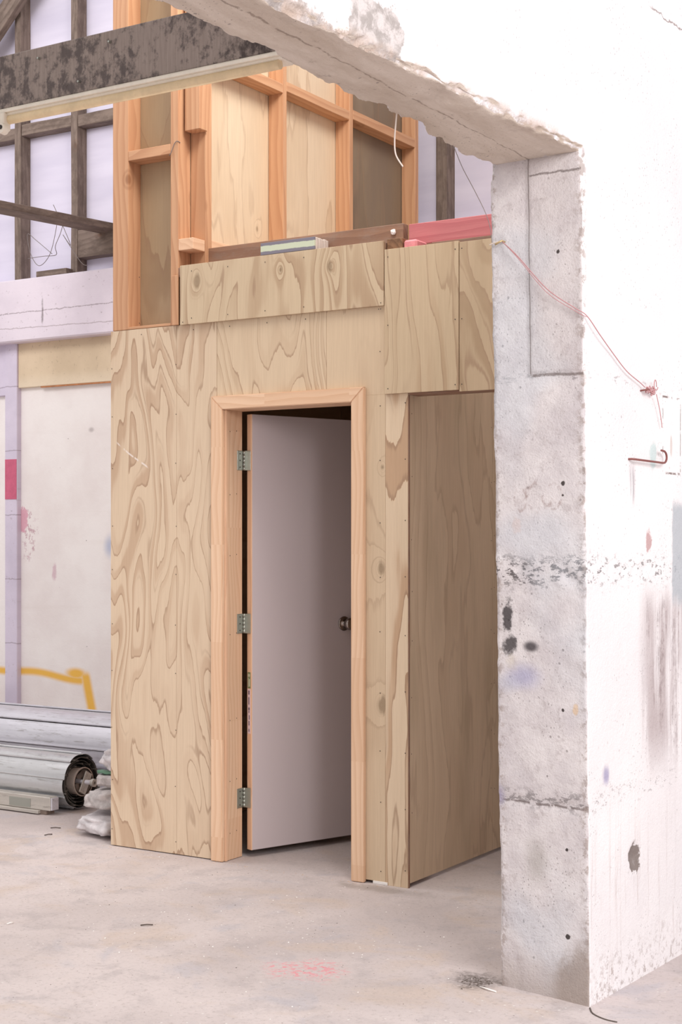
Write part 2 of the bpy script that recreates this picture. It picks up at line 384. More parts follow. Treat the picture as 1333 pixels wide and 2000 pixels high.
def mat_back_wall(kind):
    m = M('back_wall_'+kind, .85, .2); x, y, z = m.pos().sep(); P = m.xyz(x, 0., z)
    n = m.noise(P, 2, 4, .6); nm = m.noise(P, 11, 5, .7); nf = m.noise(P, 60, 3, .7)
    if kind == 'panel':
        c = m.mix(n.ss(.35, .7), lin((247, 242, 240)), lin((238, 230, 228)))
        c = m.mix(m.noise(m.xyz(x*.5, 1., z*9), 1, 4, .6).ss(.55, .8)*.25, c, lin((224, 214, 208)))
        j = m.noise(P, 26, 4, .7)
        pk = m.blob(x, z, -4.44, 1.45, .09, .22, .6, nm)
        c = m.mix(pk*j.ss(.5, .58)*.8, c, lin((196, 160, 170)))
        c = m.mix(m.blob(x, z, -4.50, 1.56, .05, .10, .2, nm)*.9, c, lin((226, 170, 186)))
        c = m.mix(m.blob(x, z, -4.20, 1.18, .025, .07, .6, nm)*.7, c, lin((212, 178, 190)))
        c = m.mix(m.blob(x, z, -3.69, 1.37, .08, .11, .9)*.7, c, lin((170, 182, 212)))
        c = m.mix(m.blob(x, z, -3.86, 2.17, .035, .025, .8)*.5, c, lin((150, 140, 140)))
        c = m.mix(((m.voro(P, 7)).ss(.035, .015))*.7, c, lin((120, 100, 96)))
        # yellow spray line that turns down at its right end
        wl = (x*9.).sin()*.012
        s1 = (z-.470+(x+4.3)*.05+wl).abs().ss(.042, .008)*x.ss(-3.90, -3.96)
        s2 = (x+3.905+(z-.45)*.25).abs().ss(.06, .018)*z.ss(.53, .47)*z.ss(.18, .26)
        s3 = m.blob(x, z, -4.0, .49, .13, .055, .7)
        yl = s1.mx(s2).mx(s3)
        c = m.mix(yl*.92, c, lin((244, 188, 60)))
        yv = s1*x.ss(-4.1, -4.3)*.0
    elif kind == 'lilac':
        c = m.mix(n.ss(.35, .7), lin((222, 213, 230)), lin((205, 196, 214)))
        ln = (nm+(z*2.9).fract()*.0)
        jz = ((z+(nm-.5)*.03)*2.2).fract()
        c = m.mix((jz-.5).abs().ss(.012, .003)*.5, c, lin((130, 112, 124)))
        c = m.mix(m.noise(P, 24, 5, .75).ss(.58, .66)*m.noise(m.xyz(x, 0., z), 1.8, 2).ss(.45, .6)*.6, c, lin((140, 122, 126)))
    elif kind == 'lintel':
        c = m.mix(n.ss(.35, .7), lin((232, 222, 232)), lin((220, 210, 221)))
        jz = ((z-3.0)+(nm-.5)*.035).abs(); jz2 = ((z-2.885)+(nm-.5)*.03+(x+4.)*.02).abs()
        c = m.mix(jz.ss(.006, .001)*nf.ss(.35, .5)*.6, c, lin((120, 104, 108)))
        c = m.mix(jz2.ss(.005, .001)*.5, c, lin((140, 122, 124)))
        c = m.mix(m.noise(P, 24, 5, .75).ss(.6, .68)*.5, c, lin((140, 122, 126)))
        c = m.mix(m.blob(x, z, -4.19, 3.0, .014, .12, .8, nm)*.7, c, lin((110, 98, 100)))
    elif kind == 'tan':
        c = m.mix(n.ss(.3, .7), lin((226, 206, 178)), lin((208, 188, 160)))
        c = m.mix(m.noise(P, 30, 5, .7).ss(.58, .7)*.6, c, lin((150, 130, 108)))
        c = m.mix(z.ss(2.60, 2.50)*.4, c, lin((240, 226, 204)))
    elif kind == 'membrane':
        c = m.mix(m.noise(m.xyz(x*.8, 0., z*5), 1.2, 3, .5).ss(.3, .7), lin((226, 221, 238)), lin((212, 207, 226)))
        m.bump(m.noise(m.xyz(x*1.2, 0., z*7), 1.2, 3, .5), .3, .02); return m.col(c)
    m.bump(nf*.4+nm, .3, .008)
    return m.col(c)

MAT = {}
MAT['floor'] = mat_floor(); MAT['conc'] = mat_near_wall()
for k in ('panel', 'lilac', 'lintel', 'tan', 'membrane'): MAT[k] = mat_back_wall(k)
MAT['ply_main'] = ply('plywood_bold_grain', 3.3, k=14, sx=4.4, sz=.9, det=1.9, scratch=True)
MAT['ply_over'] = ply('plywood_over_door', 8.2, k=12, sx=4.2, sz=.9, light=(214, 192, 164), tan=(188, 160, 132), det=1.8)
MAT['ply_strip'] = ply('plywood_strip', 5.1, k=9, sx=5.5, sz=.9, light=(208, 187, 158), tan=(184, 158, 130), knots=((-.62, 2.58, .03), (-1.07, 2.57, .05), (-.37, 2.57, .04)))
MAT['ply_pale'] = ply('plywood_pale', 1.7, k=5, sx=3., sz=.5, fig=.45, light=(214, 191, 162), tan=(196, 170, 142), knots=((-.127, 1.30, .045), (-.125, .74, .045), (-.12, 1.72, .02)))
MAT['ply_edge'] = ply('plywood_edge_strip', 6.4, k=7, sx=5.2, sz=.8, light=(224, 202, 174), tan=(196, 164, 134))
MAT['ply_head'] = ply('plywood_header', 9.6, k=8, sx=5., sz=.35, light=(206, 184, 154), tan=(184, 156, 126), fig=.8, stain=.2)
MAT['ply_head2'] = ply('plywood_header_dark', 12.2, k=9, sx=3.2, sz=1.2, light=(196, 173, 144), tan=(172, 146, 118), stain=.2)
MAT['ply_side'] = ply('plywood_side', 4.9, 'y', k=7, sx=3., sz=.25, light=(222, 198, 170), tan=(204, 177, 148), fig=.45, stain=.35)
MAT['ply_loft'] = ply('plywood_loft', 7.3, 'y', k=5, sx=3., sz=.45, light=(226, 206, 180), tan=(206, 180, 150), fig=.4, knots=((.22, 3.0, .022), (.62, 2.93, .022), (1.05, 2.90, .02)))
MAT['ply_loft_x'] = ply('plywood_loft_front', 2.3, 'x', k=6, sx=5., sz=.7, light=(180, 156, 126), tan=(156, 128, 100), fig=.7, stain=.2)
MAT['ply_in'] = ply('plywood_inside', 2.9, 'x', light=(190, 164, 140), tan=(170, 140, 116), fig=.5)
for a in 'xyz':
    MAT['stud_'+a] = timber('orange_pine_'+a, (208, 163, 128), (180, 130, 97), a, kn=.6)
    MAT['pale_'+a] = timber('pale_pine_'+a, (236, 198, 166), (216, 172, 140), a, kn=.0)
    MAT['fj_'+a] = timber('finger_jointed_pine_'+a, (230, 197, 167), (212, 172, 139), a, kn=.0, ring=40, fj=True)
    MAT['brown_'+a] = timber('weathered_brown_timber_'+a, (158, 122, 100), (128, 96, 80), a, kn=.5, dirt=.35, dcol=(150, 136, 126))
    MAT['dark_'+a] = timber('dark_old_timber_'+a, (142, 126, 116), (112, 97, 89), a, kn=.3, dirt=.5, dcol=(88, 75, 68), rough=.8)
MAT['pink'] = timber('pink_treated_timber', (204, 128, 130), (182, 102, 108), 'x', kn=.0)
MAT['pinkend'] = plain('pink_end_grain', (236, 150, 156), .7, mott=.12)
MAT['doorpaint'] = plain('primed_door_paint', (200, 188, 190), .5, spec=.3)
MAT['steel'] = plain('zinc_plated_steel', (176, 178, 170), .35, .9)
MAT['nickel'] = plain('brushed_nickel', (150, 140, 134), .25, 1.)
MAT['black'] = plain('dark_screw', (52, 46, 44), .6)
MAT['cream'] = plain('cream_plastic', (240, 230, 214), .4, spec=.5, mott=.06)
MAT['cord'] = plain('pink_cord', (186, 138, 140), .8)
MAT['whitewire'] = plain('pale_wire', (222, 208, 198), .6)
MAT['thinwire'] = plain('thin_grey_wire', (130, 120, 118), .6)
MAT['rust'] = plain('rusty_red_rod', (134, 84, 80), .6, .3)

# ------------------------------------------------------------------ floor
def build_floor():
    bm = bmesh.new()
    for (x0, x1, y0, y1, n) in ((-10, 9, -9, 3, 1),):
        v = [bm.verts.new(p) for p in ((x0, y0, 0), (x1, y0, 0), (x1, y1, 0), (x0, y1, 0))]; bm.faces.new(v)
        w = [bm.verts.new((p.co.x, p.co.y, -.1)) for p in v]; bm.faces.new(w[::-1])
        for i in range(4): bm.faces.new((v[i], w[i], w[(i+1) % 4], v[(i+1) % 4]))
    bmesh.ops.recalc_face_normals(bm, faces=bm.faces)
    tag(frombm('floor', bm, MAT['floor']), 'worn pale concrete floor with paint specks and a pink smear', kind='structure')
build_floor()

# ------------------------------------------------------------------ pierced concrete wall
def wall_near():
    JN = lambda z: -1.034-.045*min(z, 2.6)/2.6
    JF = lambda z: -.976-.085*min(z, 2.6)/2.6
    XN = lambda y: 1.216+.0678*(y+1.034)
    XF = lambda y: .892-.014*(y+.976)
    T = .33
    S = [-6., -5., -4.]
    s = -3.4
    while s < -1.9: S.append(s); s += .05
    while s < -.001: S.append(s); s += .008
    S.append(0.); S += [.005*i for i in range(1, 9)]
    s = .05
    while s < .85: S.append(s); s += .011
    while s < 3.4: S.append(s); s += .15
    S.append(3.4)
    Z = []; z = 0.
    while z < 2.595: Z.append(z); z += .010
    Z.append(2.6); Z += [2.6+.006*i for i in range(1, 8)]
    z = 2.65
    while z < 3.5: Z.append(z); z += .014
    Z += [3.6, 4.2, 4.8]
    TT = [0, .004, .009, .015]+[.025+.0115*i for i in range(25)]+[.312, .318, .324, .33]
    nS, nZ, nT = len(S), len(Z), len(TT)
    i0 = min(range(nS), key=lambda i: abs(S[i])); j0 = min(range(nZ), key=lambda j: abs(Z[j]-2.6))
    def pos(i, k, j):
        s, t, z = S[i], TT[k], Z[j]
        ds = dt = dz = 0.
        near = (-3 < s < 1 and z < 3.5)
        if near:
            q = Vector((s, t, z))
            if s >= 0 and z <= 2.6: dr, ax = s, 's'
            elif s < 0 and z >= 2.6: dr, ax = z-2.6, 'z'
            elif s < 0 or z < 2.6: dr, ax = 0, 's'
            else: dr, ax = math.hypot(s, z-2.6), 'b'
            head = z > 2.55 and s < .02
            ch = mnoise.noise(q*9)*.5+mnoise.noise(q*24+Vector((5, 1, 2)))*.3+mnoise.noise(q*42)*.12
            cN = max(.0, (.016 if head else .005)+ch*(.042 if head else .016))
            cF = max(.0, (.020 if head else .005)+(mnoise.noise(q*5+Vector((9, 9, 9)))*.6+ch)*(.055 if head else .014))
            e = dr+t
            if e < cN:
                a = (cN-e)*.55; dt += a*(1 if t < .02 else .6)
                if ax == 's': ds += a
                elif ax == 'z': dz += a
                else: ds += a*.7; dz += a*.7
            e = dr+T-t
            if e < cF:
                a = (cF-e)*.55; dt -= a
                if ax == 's': ds += a
                elif ax == 'z': dz += a
                else: ds += a*.7; dz += a*.7
            g = mnoise.noise(q*14)+.5*mnoise.noise(q*38)
            if i == i0 and j < j0:
                ds += .0028*g
                if t < .187 and z > 1.932: ds -= .007          # thicker upper render coat beside the vertical joint
                if abs(z-1.325) < .06: ds += max(0, mnoise.noise(q*22+Vector((3, 3, 3))))*.02*(1-abs(z-1.325)/.06)
                if abs(z-.60) < .014: ds += .004
            if j == j0 and i < i0:
                dz += .006*g+.009*mnoise.noise(Vector((s*2.2, t*6, 1)))
                if .1 < t: dz -= .0
            if k == 0:
                dt += .0009*g
                dy = s-.325; dzz = z-.40
                r = math.hypot(dy/.034, dzz/.052)+.35*mnoise.noise(q*30)
                if r < 1: dt += .022*(1-r*r)
                if abs(z-1.325) < .03 and s < .45: dt += max(0, mnoise.noise(q*26))*.010
        s += ds; z2 = z+dz; f = (t+dt)/T
        y = s+JN(z)+(JF(z)-JN(z))*min(1, t/T)
        return (XN(y)+(XF(y)-XN(y))*f, y, z2)
    idx = {}; verts = []; faces = []
    def V_(i, k, j):
        key = (i, k, j)
        if key not in idx: idx[key] = len(verts); verts.append(pos(i, k, j))
        return idx[key]
    for j in range(nZ-1):
        for i in range(nS-1):
            if i < i0 and j < j0: continue
            faces.append((V_(i, 0, j), V_(i+1, 0, j), V_(i+1, 0, j+1), V_(i, 0, j+1)))
            faces.append((V_(i, nT-1, j), V_(i, nT-1, j+1), V_(i+1, nT-1, j+1), V_(i+1, nT-1, j)))
    for k in range(nT-1):
        for j in range(j0): faces.append((V_(i0, k, j), V_(i0, k, j+1), V_(i0, k+1, j+1), V_(i0, k+1, j)))
        for i in range(i0): faces.append((V_(i, k, j0), V_(i, k+1, j0), V_(i+1, k+1, j0), V_(i+1, k, j0)))
        for i in range(nS-1): faces.append((V_(i, k, nZ-1), V_(i+1, k, nZ-1), V_(i+1, k+1, nZ-1), V_(i, k+1, nZ-1)))
        for j in range(nZ-1):
            faces.append((V_(nS-1, k, j), V_(nS-1, k+1, j), V_(nS-1, k+1, j+1), V_(nS-1, k, j+1)))
            if j >= j0: faces.append((V_(0, k, j), V_(0, k, j+1), V_(0, k+1, j+1), V_(0, k+1, j)))
    me = bpy.data.meshes.new('wall_right'); me.from_pydata(verts, [], faces); me.update()
    bm = bmesh.new(); bm.from_mesh(me); bmesh.ops.recalc_face_normals(bm, faces=bm.faces)
    for f in bm.faces: f.smooth = True
    for e in bm.edges:
        if e.is_manifold and e.calc_face_angle() > 1.0: e.smooth = False
    bm.to_mesh(me); bm.free()
    o = link('wall_right', me, MAT['conc'])
    tag(o, 'thick white painted concrete wall with a rough edged wide opening', kind='structure')
wall_near()

# ------------------------------------------------------------------ back wall
YB = 2.4
wb = thing('wall_back', (-4, YB, 0), 'far wall, white and lilac below a concrete band, dark studs over white membrane above', kind='structure')
box('membrane', -10, 4.5, YB+.10, YB+.12, 3.15, 6.2, MAT['membrane'], wb, 0)
box('masonry', -10, 4.5, YB+.03, YB+.25, 0, 3.2, MAT['panel'], wb, 0)
box('concrete_band', -10, 4.5, YB-.10, YB+.12, 2.80, 3.235, MAT['lintel'], wb, .01)
box('tan_render', -4.517, 4.5, YB+.0, YB+.04, 2.488, 2.82, MAT['tan'], wb, .004)
box('pilaster', -4.635, -4.517, YB-.012, YB+.04, 0, 2.82, MAT['lilac'], wb, .004)
tag(box('red_mark', -4.630, -4.520, YB-.015, YB-.011, 1.702, 1.985, plain('crimson_paint', (214, 106, 136), .7, mott=.08), wb, 0), 'crimson painted rectangle on the lilac pilaster')
box('upper_render', -10, -4.635, YB+.0, YB+.04, 2.44, 2.82, MAT['lilac'], wb, .004)
box('rust_line', -4.3, -3.3, YB-.002, YB+.01, 2.480, 2.488, plain('rust_stain', (206, 138, 92), .9, mott=.2), wb, 0)
stud_x = [-9.05, -8.5, -7.95, -7.4, -6.85, -6.3, -5.65, -5.1, -4.551, -4.02, -3.45, -2.9, -2.35, -1.75, -1.165, -.55, .1, .7]
for i, sx in enumerate(stud_x):
    w = .058 if sx != -1.165 else .075
    box('stud', sx, sx+w, YB-.0, YB+.10, 3.235 if sx != -4.551 else 3.20, 6.2, MAT['dark_z'], wb, .003, jag=.002)
for a, b, z, q in ((-4.49, -4.02, 4.30, 0), (-5.04, -4.551, 4.285, 0), (-3.962, -3.45, 4.29, 0), (-3.962, -3.45, 3.385, .16)):
    box('noggin', a, b, YB+.005, YB+.10, z-.03, z+(.05 if not q else q), MAT['dark_x'], wb, .003, jag=.0015)
box('noggin', -1.09, -.55, YB+.005, YB+.1, 4.26, 4.34, MAT['dark_x'], wb, .003)
beam('rafter', (-5.2, YB-.06, 4.55), (-3.9, YB-.06, 5.75), .06, .14, MAT['dark_z'], wb)
beam('rafter', (-5.5, YB-.12, 4.72), (-4.4, YB-.12, 5.55), .10, .20, MAT['dark_z'], wb)
box('timber_block', -4.26, -3.98, YB-.09, YB-.02, 3.235, 3.275, MAT['dark_x'], wb, .003)
pl = beam('timber_plank', (-3.90, -.6, 3.44), (-3.68, YB, 3.525), .17, .045, MAT['dark_z'], None, .004)
tag(pl, 'dark rough plank running from the left edge up to the studs over the concrete band', 'plank')
wi = smooth_path([(-4.36, YB-.03, 3.38), (-4.15, YB-.10, 3.37), (-3.98, YB-.05, 3.37)], 5)
tw = tube('tie_wire', smooth_path([(-4.345, YB-.08, 3.375), (-4.18, YB-.1, 3.372), (-4.10, YB-.06, 3.38), (-4.07, YB-.1, 3.43), (-4.02, YB-.1, 3.52), (-4.0, YB-.1, 3.60), (-4.05, YB-.11, 3.62), (-4.06, YB-.1, 3.56), (-4.12, YB-.1, 3.38), (-4.22, YB-.1, 3.31), (-4.30, YB-.1, 3.40), (-4.33, YB-.1, 3.54), (-4.25, YB-.1, 3.49), (-4.10, YB-.1, 3.38)], 6), .0022, MAT['thinwire'])
tag(tw, 'loose thin dark wire looped in front of the white membrane between two dark studs', 'wire')
tw2 = tube('tie_wire', smooth_path([(-4.07, YB-.12, 3.71), (-3.98, YB-.12, 3.55), (-3.93, YB-.1, 3.42), (-4.0, YB-.1, 3.50), (-3.84, YB-.1, 3.30), (-3.78, YB-.1, 3.27)], 6), .0022, MAT['thinwire'])
tag(tw2, 'thin dark wire hanging down across the second dark stud below the plank', 'wire')

# ------------------------------------------------------------------ beam with fluorescent fitting
def mat_beam():
    m = M('stained_grey_beam', .75, .25); x, y, z = m.pos().sep()
    st = m.noise(m.xyz(x*160, 0., z*9), 1, 3, .6)
    c = m.mix(st.ss(.3, .7)*.5, lin((160, 146, 138)), lin((130, 116, 109)))
    a = m.noise(m.xyz(x*34, 0., z*24), 1, 6, .72); b = m.noise(m.xyz(x*3.2, 0., z*4), 1, 3, .5)
    c = m.mix((a*.65+b*.5).ss(.55, .66)*.8, c, lin((80, 72, 72)))
    c = m.mix(m.noise(m.xyz(x*60, 0., z*40), 1, 4, .7).ss(.62, .70)*b.ss(.45, .6)*.8, c, lin((60, 50, 48)))
    c = m.mix((x+(a-.5)*.5).ss(.62, .86)*a.ss(.38, .5)*.7, c, lin((62, 52, 50)))
    m.bump(st+a, .2, .004); return m.col(c)
bmh = box('ceiling_beam', -3.2, .93, -2.18, -2.10, 2.655, 2.808, mat_beam(), None, .003)
tag(bmh, 'heavy grey stained timber beam crossing the top left corner into the concrete', 'beam')
for i, (bx, bz) in enumerate(((.04, 2.775), (.30, 2.775), (.19, 2.685), (.73, 2.782))):
    bm = bmesh.new(); bmesh.ops.create_cone(bm, cap_ends=True, segments=10, radius1=.004, radius2=.003, depth=.01)
    bmesh.ops.rotate(bm, verts=bm.verts, matrix=Matrix.Rotation(math.pi/2, 3, 'X'))
    frombm('nail', bm, MAT['steel'], bmh, (bx, -2.184, bz))
ft = thing('light_fitting', (.35, -2.15, 2.60), 'long cream fluorescent light batten fixed under the grey beam', 'light')
box('batten', -1.2, .865, -2.185, -2.125, 2.632, 2.655, MAT['cream'], ft, .003)
box('batten_lip', -1.2, .865, -2.193, -2.185, 2.640, 2.649, MAT['cream'], ft, .001)
bm = bmesh.new(); tube_bm(bm, [(-1.2, 0, 0), (.855, 0, 0)], .0125, 16)
frombm('lamp_tube', bm, plain('yellowed_tube_glass', (236, 212, 172), .3, mott=.08), ft, (0, -2.176, 2.622))
eh = thing('lamp_holder', (-.075, -2.22, 2.59), 'small cream lamp holder with a black socket hole below the batten', 'lamp holder')
bm = bmesh.new(); bmesh.ops.create_cone(bm, cap_ends=True, segments=24, radius1=.016, radius2=.0145, depth=.02)
bmesh.ops.rotate(bm, verts=bm.verts, matrix=Matrix.Rotation(math.pi/2, 3, 'X')); 
frombm('holder_body', bm, MAT['cream'], eh, (-.068, -2.215, 2.586))
box('holder_arm', -.16, -.068, -2.222, -2.206, 2.576, 2.602, MAT['cream'], eh, .004)
box('holder_neck', -.12, -.08, -2.20, -2.17, 2.59, 2.640, MAT['cream'], eh, .003)
bm = bmesh.new(); bmesh.ops.create_cone(bm, cap_ends=True, segments=16, radius1=.006, radius2=.006, depth=.003)
bmesh.ops.rotate(bm, verts=bm.verts, matrix=Matrix.Rotation(math.pi/2, 3, 'X'))
frombm('socket_hole', bm, MAT['black'], eh, (-.066, -2.2265, 2.588))
hw = tube('hanging_wire', smooth_path([(.925, -1.70, 2.64), (.918, -1.70, 2.58), (.914, -1.70, 2.53), (.918, -1.70, 2.49), (.94, -1.70, 2.455)], 6), .0022, MAT['whitewire'])
tag(hw, 'short pale wire dangling from the edge of the rough concrete soffit', 'wire')

# ------------------------------------------------------------------ plywood cabin
cab = thing('plywood_cabin', (-.78, .9, 0), 'plywood clad cabin with an open framed timber loft above its doorway', 'cabin')
P_ = lambda *a, **k: box('plywood_sheet', *a, **k)
g = .0012
P_(-1.584, -1.197-g/2, 0, .012, .004, 2.386, MAT['ply_main'], cab, .0008)
P_(-1.197+g/2, -.972, 0, .012, .004, 2.386, MAT['ply_main'], cab, .0008)
P_(-.970, -.394-g, .0005, .012, 2.02, 2.386, MAT['ply_over'], cab, .0008)
P_(-.394, -.106-g, 0, .012, 2.02, 2.386, MAT['ply_pale'], cab, .0008)
P_(-.215, -.106-g, 0, .012, .012, 2.02, MAT['ply_pale'], cab, .0008)
P_(-.106, 0, -.001, .012, .0, 2.02, MAT['ply_edge'], cab, .0008)
P_(-1.166, -.106-g, -.014, -.001, 2.384, 2.650, MAT['ply_strip'], cab, .0008)
P_(-.102, .241-g, -.016, -.003, 2.019, 2.612, MAT['ply_head'], cab, .0008)
P_(.241+g, .874, -.014, -.001, 2.012, 2.607, MAT['ply_head2'], cab, .0008)
box('header_joist', .0+.001, .874, .0, .09, 2.012, 2.05, MAT['brown_x'], cab)
box('header_joist', -.104, .874, .0, .045, 2.53, 2.600, MAT['brown_x'], cab)
# side wall
P_(-.012, 0, .0125, .779, .016, 2.10, MAT['ply_side'], cab, .0008)
P_(-.012, 0, .782, 1.9, .016, 2.10, MAT['ply_side'], cab, .0008)
P_(-.012, 0, .0125, 1.9, 2.102, 2.58, MAT['ply_side'], cab, .0008)
box('corner_batten', -.013, .003, .001, .012, 0, 2.01, MAT['brown_z'], cab, .001)
# shell of the room behind the door
P_(-1.584, -1.572, .012, 2.28, 0, 2.386, MAT['ply_in'], cab, 0)
P_(-1.572, -.012, 2.0, 2.012, 0, 2.3, MAT['ply_in'], cab, 0)
P_(-1.572, -.012, .012, 2.28, 2.30, 2.312, MAT['ply_in'], cab, 0)
box('wall_frame', -1.55, -.95, .012, .10, 2.06, 2.30, MAT['brown_x'], cab)
box('wall_frame', -.95, -.15, .012, .10, 2.06, 2.30, MAT['brown_x'], cab)
box('wall_frame', -.19, -.10, .012, .10, 0.01, 2.06, MAT['brown_z'], cab)
box('wall_frame', -1.05, -.97, .012, .10, 0.01, 2.06, MAT['brown_z'], cab)
# roof plate and ledge over the doorway
box('top_plate', -1.187, -.105, .0, .105, 2.600, 2.645, MAT['brown_x'], cab)
box('header_joist', .055, .874, .10, .16, 2.55, 2.645, MAT['brown_x'], cab)
box('header_joist', -.104, .053, .108, .16, 2.55, 2.645, MAT['brown_x'], cab)
P_(-1.187, -.012, .155, 2.28, 2.62, 2.64, MAT['ply_loft'], cab, 0)
box('ledge_board', -1.18, -.085, .110, .155, 2.645, 2.742, MAT['brown_x'], cab, .002)
# loft, front bay
S_ = lambda *a, m='stud_z', n='stud': box(n, *a, MAT[m], cab, .002)
S_(-1.572, -1.479, 0, .09, 2.388, 4.35)
S_(-1.231, -1.187, 0, .09, 2.388, 4.35)
S_(-1.479, -1.231, 0, .09, 3.165, 3.21, m='stud_x', n='noggin')
S_(-1.479, -1.231, 0, .09, 2.388, 2.40, m='stud_x', n='bottom_plate')
P_(-1.572, -1.190, .0905, .103, 2.39, 4.35, MAT['ply_loft_x'], cab, 0)
# loft, side wall
S_(-1.187, -1.10, .09, .135, 2.645, 4.35)
S_(-1.172, -1.088, .028, .088, 3.265, 4.35, m='stud_z', n='blocking')
S_(-1.187, -1.10, .712, .744, 2.69, 4.35)
S_(-1.187, -1.10, 1.330, 1.366, 2.69, 4.35)
S_(-1.187, -1.10, 2.035, 2.075, 2.69, 4.35)
S_(-1.187, -1.103, .0, .088, 2.722, 2.774, m='pale_y', n='bottom_plate')
S_(-1.187, -1.103, .136, 2.075, 2.735, 2.785, m='pale_y', n='bottom_plate')
S_(-1.187, -1.10, .135, .712, 3.60, 3.645, m='stud_y', n='noggin')
S_(-1.187, -1.10, .744, 1.330, 3.617, 3.665, m='stud_y', n='noggin')
S_(-1.187, -1.10, 1.366, 2.035, 3.630, 3.680, m='stud_y', n='noggin')
P_(-1.203, -1.190, .104, .72, 2.645, 4.35, MAT['ply_loft'], cab, 0)
P_(-1.203, -1.190, .722, 1.345, 2.645, 4.35, MAT['ply_loft'], cab, 0)
P_(-1.203, -1.190, 1.347, 2.075, 2.645, 4.35, ply('plywood_loft_shaded', 5.7, 'y', k=4, sx=3., sz=.3, light=(132, 116, 100), tan=(112, 96, 82), fig=.5, stain=.3), cab, 0)  # rear bay sheet: fading light along the loft put into a darker colour
S_(-1.572, -1.10, .0, .09, 4.35, 4.40, m='stud_x', n='top_plate')
S_(-1.187, -1.10, .09, 2.075, 4.35, 4.40, m='stud_y', n='top_plate')
P_(-1.584, -1.572, 0.10, 2.2, 2.39, 4.35, MAT['ply_loft'], cab, 0)
S_(-1.215, -1.18, -.012, -.002, 2.386, 2.61, m='stud_z', n='batten')
cwire = tube('cable', smooth_path([(-1.235, -.004, 3.155), (-1.222, -.006, 3.17), (-1.205, -.005, 3.205), (-1.190, -.004, 3.215), (-1.183, .01, 3.21)], 5), .0018, MAT['thinwire'], cab, 6)
# nail heads
def nails(name, pts, axis, parent):
    bm = bmesh.new()
    for p in pts:
        r = .0025; ring = []
        for k in range(6):
            a = k*math.pi/3; d = Vector((math.cos(a)*r, -.0006, math.sin(a)*r)) if axis == 'y' else Vector((.0006, math.cos(a)*r, math.sin(a)*r))
            ring.append(bm.verts.new(Vector(p)+d))
        bm.faces.new(ring)
    return tag(frombm(name, bm, MAT['black'], parent), kind='stuff')
pn = []
for z in (.07, .32, .55, .80, 1.03, 1.27, 1.50, 1.75, 1.98, 2.20):
    for x in (-1.575, -1.200, -.13):
        pn.append((x+random.uniform(-.003, .003), -.0005, z+random.uniform(-.02, .02)))
    pn.append((-.012, -.0015, z))
for x in (-1.4, -1.1, -.9, -.7, -.5): pn.append((x, -.0005, 2.36)); pn.append((x, -.015, 2.41)); pn.append((x, -.015, 2.62))
for z in (2.04, 2.3, 2.58):
    for x in (-.085, .225, .255, .5): pn.append((x, -.017, z))
for x, z in ((-1.15, 2.395), (-.12, 2.395), (-.12, 2.37), (-.13, 2.37)): pn.append((x, -.015, z))
nails('nail_heads', pn, 'y', cab)
pn = []
for z in (.30, .55, .78, 1.0, 1.2, 1.43, 1.68, 1.93):
    for y in (.03, .765, .797): pn.append((.0005, y+random.uniform(-.003, .003), z+random.uniform(-.015, .015)))
nails('nail_heads', pn, 'x', cab)

# ------------------------------------------------------------------ door
dr = thing('door_1', (-.6, .06, 0), 'pale primed door standing ajar in a raw pine frame', kind='structure')
def mitre(name, pts, y0, y1, mat, par):
    c = Vector((sum(p[0] for p in pts)/4, (y0+y1)/2, sum(p[1] for p in pts)/4))
    bm = bmesh.new(); a = [bm.verts.new(Vector((p[0], y0, p[1]))-c) for p in pts]; b = [bm.verts.new(Vector((p[0], y1, p[1]))-c) for p in pts]
    bm.faces.new(a); bm.faces.new(b[::-1])
    for i in range(len(pts)): bm.faces.new((a[i], b[i], b[(i+1) % len(pts)], a[(i+1) % len(pts)]))
    bmesh.ops.recalc_face_normals(bm, faces=bm.faces)
    bmesh.ops.bevel(bm, geom=bm.edges[:], offset=.003, segments=2, affect='EDGES')
    return frombm(name, bm, mat, par, c)
XL0, XL1, XR0, XR1, ZT, ZI = -.990, -.927, -.262, -.199, 2.054, 1.994
mitre('architrave', [(XL0, .002), (XL1, .002), (XL1, ZI), (XL0, ZT)], -.020, .0, MAT['fj_z'], dr)
mitre('architrave', [(XR0, .002), (XR1, .002), (XR1, ZT), (XR0, ZI)], -.020, .0, MAT['fj_z'], dr)
mitre('architrave', [(XL1, ZI), (XR0, ZI), (XR1, ZT), (XL0, ZT)], -.020, .0, MAT['fj_x'], dr)
box('jamb', -.945, -.925, -.0, .128, .002, 2.010, MAT['fj_z'], dr, .001)
box('jamb', -.264, -.244, -.0, .128, .002, 2.010, MAT['fj_z'], dr, .001)
box('jamb', -.925, -.264, -.0, .128, 1.994, 2.012, MAT['fj_x'], dr, .001)
box('jamb_bead', -.9255, -.920, .0, .012, .002, 1.994, MAT['pale_z'], dr, .001)
# leaf, swung 69 degrees into the room
ang = math.radians(69.2); d = Vector((math.cos(ang), math.sin(ang), 0)); nv = Vector((math.sin(ang), -math.cos(ang), 0))
piv = Vector((-.909, .150, 0)); Wd = .655; Th = .035
def leafbox(name, u0, u1, v0, v1, z0, z1, mat, par, bev=.001):
    o = box(name, -(u1-u0)/2, (u1-u0)/2, -(v1-v0)/2, (v1-v0)/2, z0, z1, mat, None, bev)
    cc = piv+d*(u0+u1)/2+nv*(v0+v1)/2
    loc = Vector((cc.x, cc.y, (z0+z1)/2))
    o.parent = par; 
    if par is leaf: o.location = Matrix.Rotation(-ang, 3, 'Z')@(loc-world_loc(leaf)); o.rotation_euler = (0, 0, 0)
    return o
leaf = None
o = box('door_leaf', -Wd/2, Wd/2, -(Th)/2, Th/2, .032, 1.982, MAT['doorpaint'], None, .0015)
cc = piv+d*Wd/2+nv*Th/2
